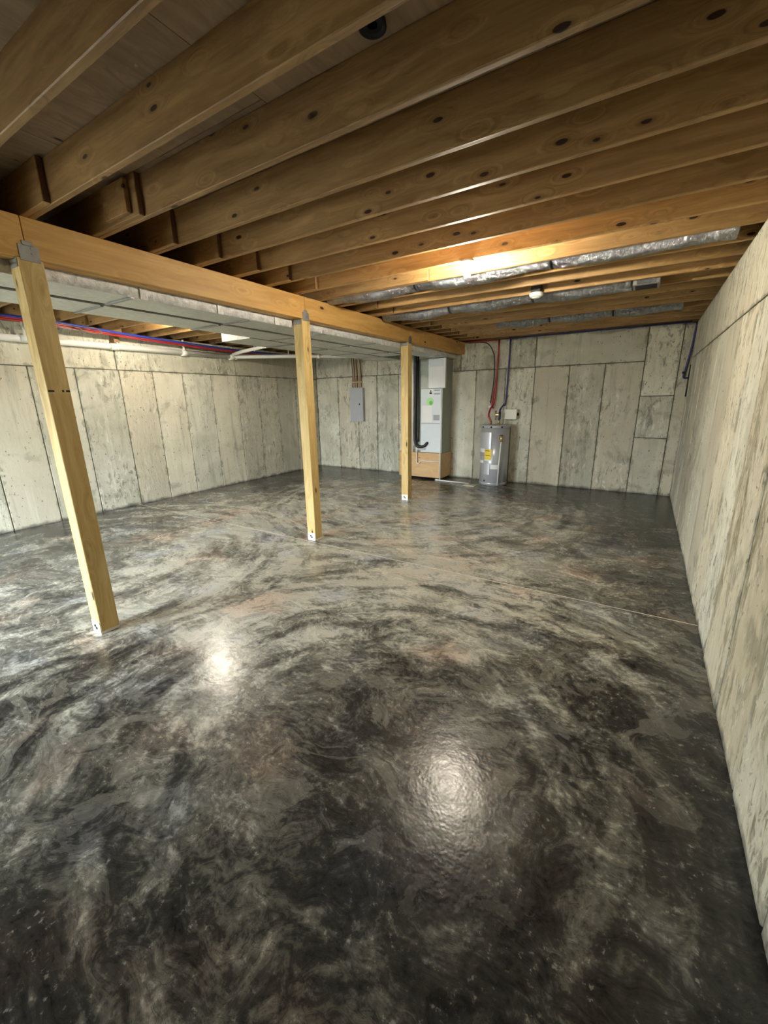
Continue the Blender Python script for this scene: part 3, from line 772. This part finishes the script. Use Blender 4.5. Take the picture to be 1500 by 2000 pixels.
MB().tube([(-.10, -.02, 1.27), (-.10, -.02, 1.34)], .02, 10).build('hot_nipple', M['copper'], wh)
MB().tube([(.06, .0, 1.27), (.06, .0, 1.36)], .022, 10).build('cold_nipple', M['brass'], wh)

pex('hot_supply', [(-2.77, YF - .06, 2.975), (-2.785, YF - .06, 2.3), (-2.80, YF - .08, 1.75), (-2.845, YF - .16, 1.60), (-2.83, wy, 1.46), (-2.79, wy - .02, 1.38), (wx - .10, wy - .02, 1.335)], .018, 'red', 'red hot line bending onto the left of the water heater top', 'red and blue lines to the water heater')
pex('hot_supply', [(-2.775, YF - .03, 2.70), (-2.80, YF - .04, 2.2), (-2.84, YF - .05, 1.85), (-2.845, YF - .07, 1.66), (-2.80, YF - .12, 1.60)], .016, 'red', 'second red line hanging close left of the main hot line', 'red and blue lines to the water heater')
pex('cold_supply', [(-2.535, YF - .06, 2.975), (-2.545, YF - .05, 2.4), (-2.565, YF - .05, 1.72), (-2.60, YF - .08, 1.66), (-2.61, wy + .05, 1.55), (wx + .06, wy, 1.36)], .017, 'navy', 'dark blue cold line dropping behind the water heater', 'red and blue lines to the water heater')
o = empty('shutoff_valve', (-2.60, wy + .02, 1.46)); tag(o, 'small brass and black shutoff valve on the water heater cold inlet', 'valve')
MB().tube([(0, 0, -.08), (0, 0, .07)], .024, 10).build('valve_body', M['black'], o)
MB().box(-.09, -.01, -.012, .012, .0, .02, .003).build('handle', M['brass'], o)
MB().tube([(-.085, 0, -.10), (-.085, 0, .09)], .018, 10).build('expansion_fitting', M['brass'], o)
o = empty('junction_box', (-2.43, YF, 1.37)); tag(o, 'square beige box on the far wall above the water heater', 'electrical box')
MB().box(-.14, .13, -.13, 0, 0, .20, .012).build('box_body', M['beige'], o)
MB().box(-.145, .135, -.14, -.1305, -.004, .204, .006).build('lid', M['beige'], o)
MB().tube([(.16, -.06, .10), (.13, -.06, .10)], .03, 10).build('connector', M['dark'], o)
o = empty('outlet_box', (-2.90, YF, 1.60)); tag(o, 'tiny white fitting on the wall left of the red lines', 'fitting')
MB().box(-.04, .04, -.03, 0, 0, .05, .004).build('fitting_body', M['white'], o)
MB().box(-.035, .035, -.025, 0, .13, .15, .003).build('clip', M['greyprint'], o)
pex('wall_cable', [(-3.45, YF - .03, 2.965), (-3.15, YF - .03, 2.955), (-3.0, YF - .03, 2.90), (-2.90, YF - .03, 2.76), (-2.86, YF - .03, 2.60), (-2.85, YF - .03, 2.2), (-2.90, YF - .03, 1.70)], .009, 'blackpipe', 'thin dark cable arching down the wall beside the red lines', cat='cable')
pex('cold_feed', [(-2.55, YF - .10, 2.99), (-2.50, YF - .14, 2.965), (-2.2, YF - .16, 2.965), (-1.2, YF - .16, 2.975), (-.2, YF - .16, 2.97), (.46, YF - .14, 2.975)], .014, 'navy', 'dark blue line running just below the joists along the far wall')
pex('hot_feed', [(-3.5, YF - .09, 2.975), (-3.1, YF - .09, 2.97), (-2.80, YF - .09, 2.965)], .014, 'red', 'dark red line from the girder end to the hot line')
o = empty('corner_line', (.5, YF, 2.0)); tag(o, 'dark blue line hooked into a black hose valve in the far right corner', 'pipe')
MB().tube(smooth_path([(.035, -.05, .98), (.02, -.05, .6), (-.02, -.05, .2), (-.03, -.05, .12), (-.01, -.05, .09), (.05, -.08, .09)], 6), .015, 8).build('line', M['navy'], o)
MB().tube([(.055, -.10, .30), (.055, -.12, .0), (.055, -.12, -.22)], .024, 10).build('hose_valve', M['black'], o)
MB().lathe([(.02, 0), (.024, .02), (.02, .04)], (-.035, -.05, .16), 10).build('fitting', M['black'], o)

# ================================================================ SMALL THINGS ON THE CEILING
o = empty('pipe_flange', (-1.085, 1.70, ZT + JH)); tag(o, 'round black pipe flange poking through the subfloor overhead', 'flange')
MB().lathe([(.052, 0), (.055, -.02), (.046, -.024), (.040, -.012)], n=24).build('ring', M['black'], o)
MB().lathe([(.036, 0), (.036, -.008), (.02, -.012), (.004, -.012)], n=20).build('plug', M['ahgrey'], o)
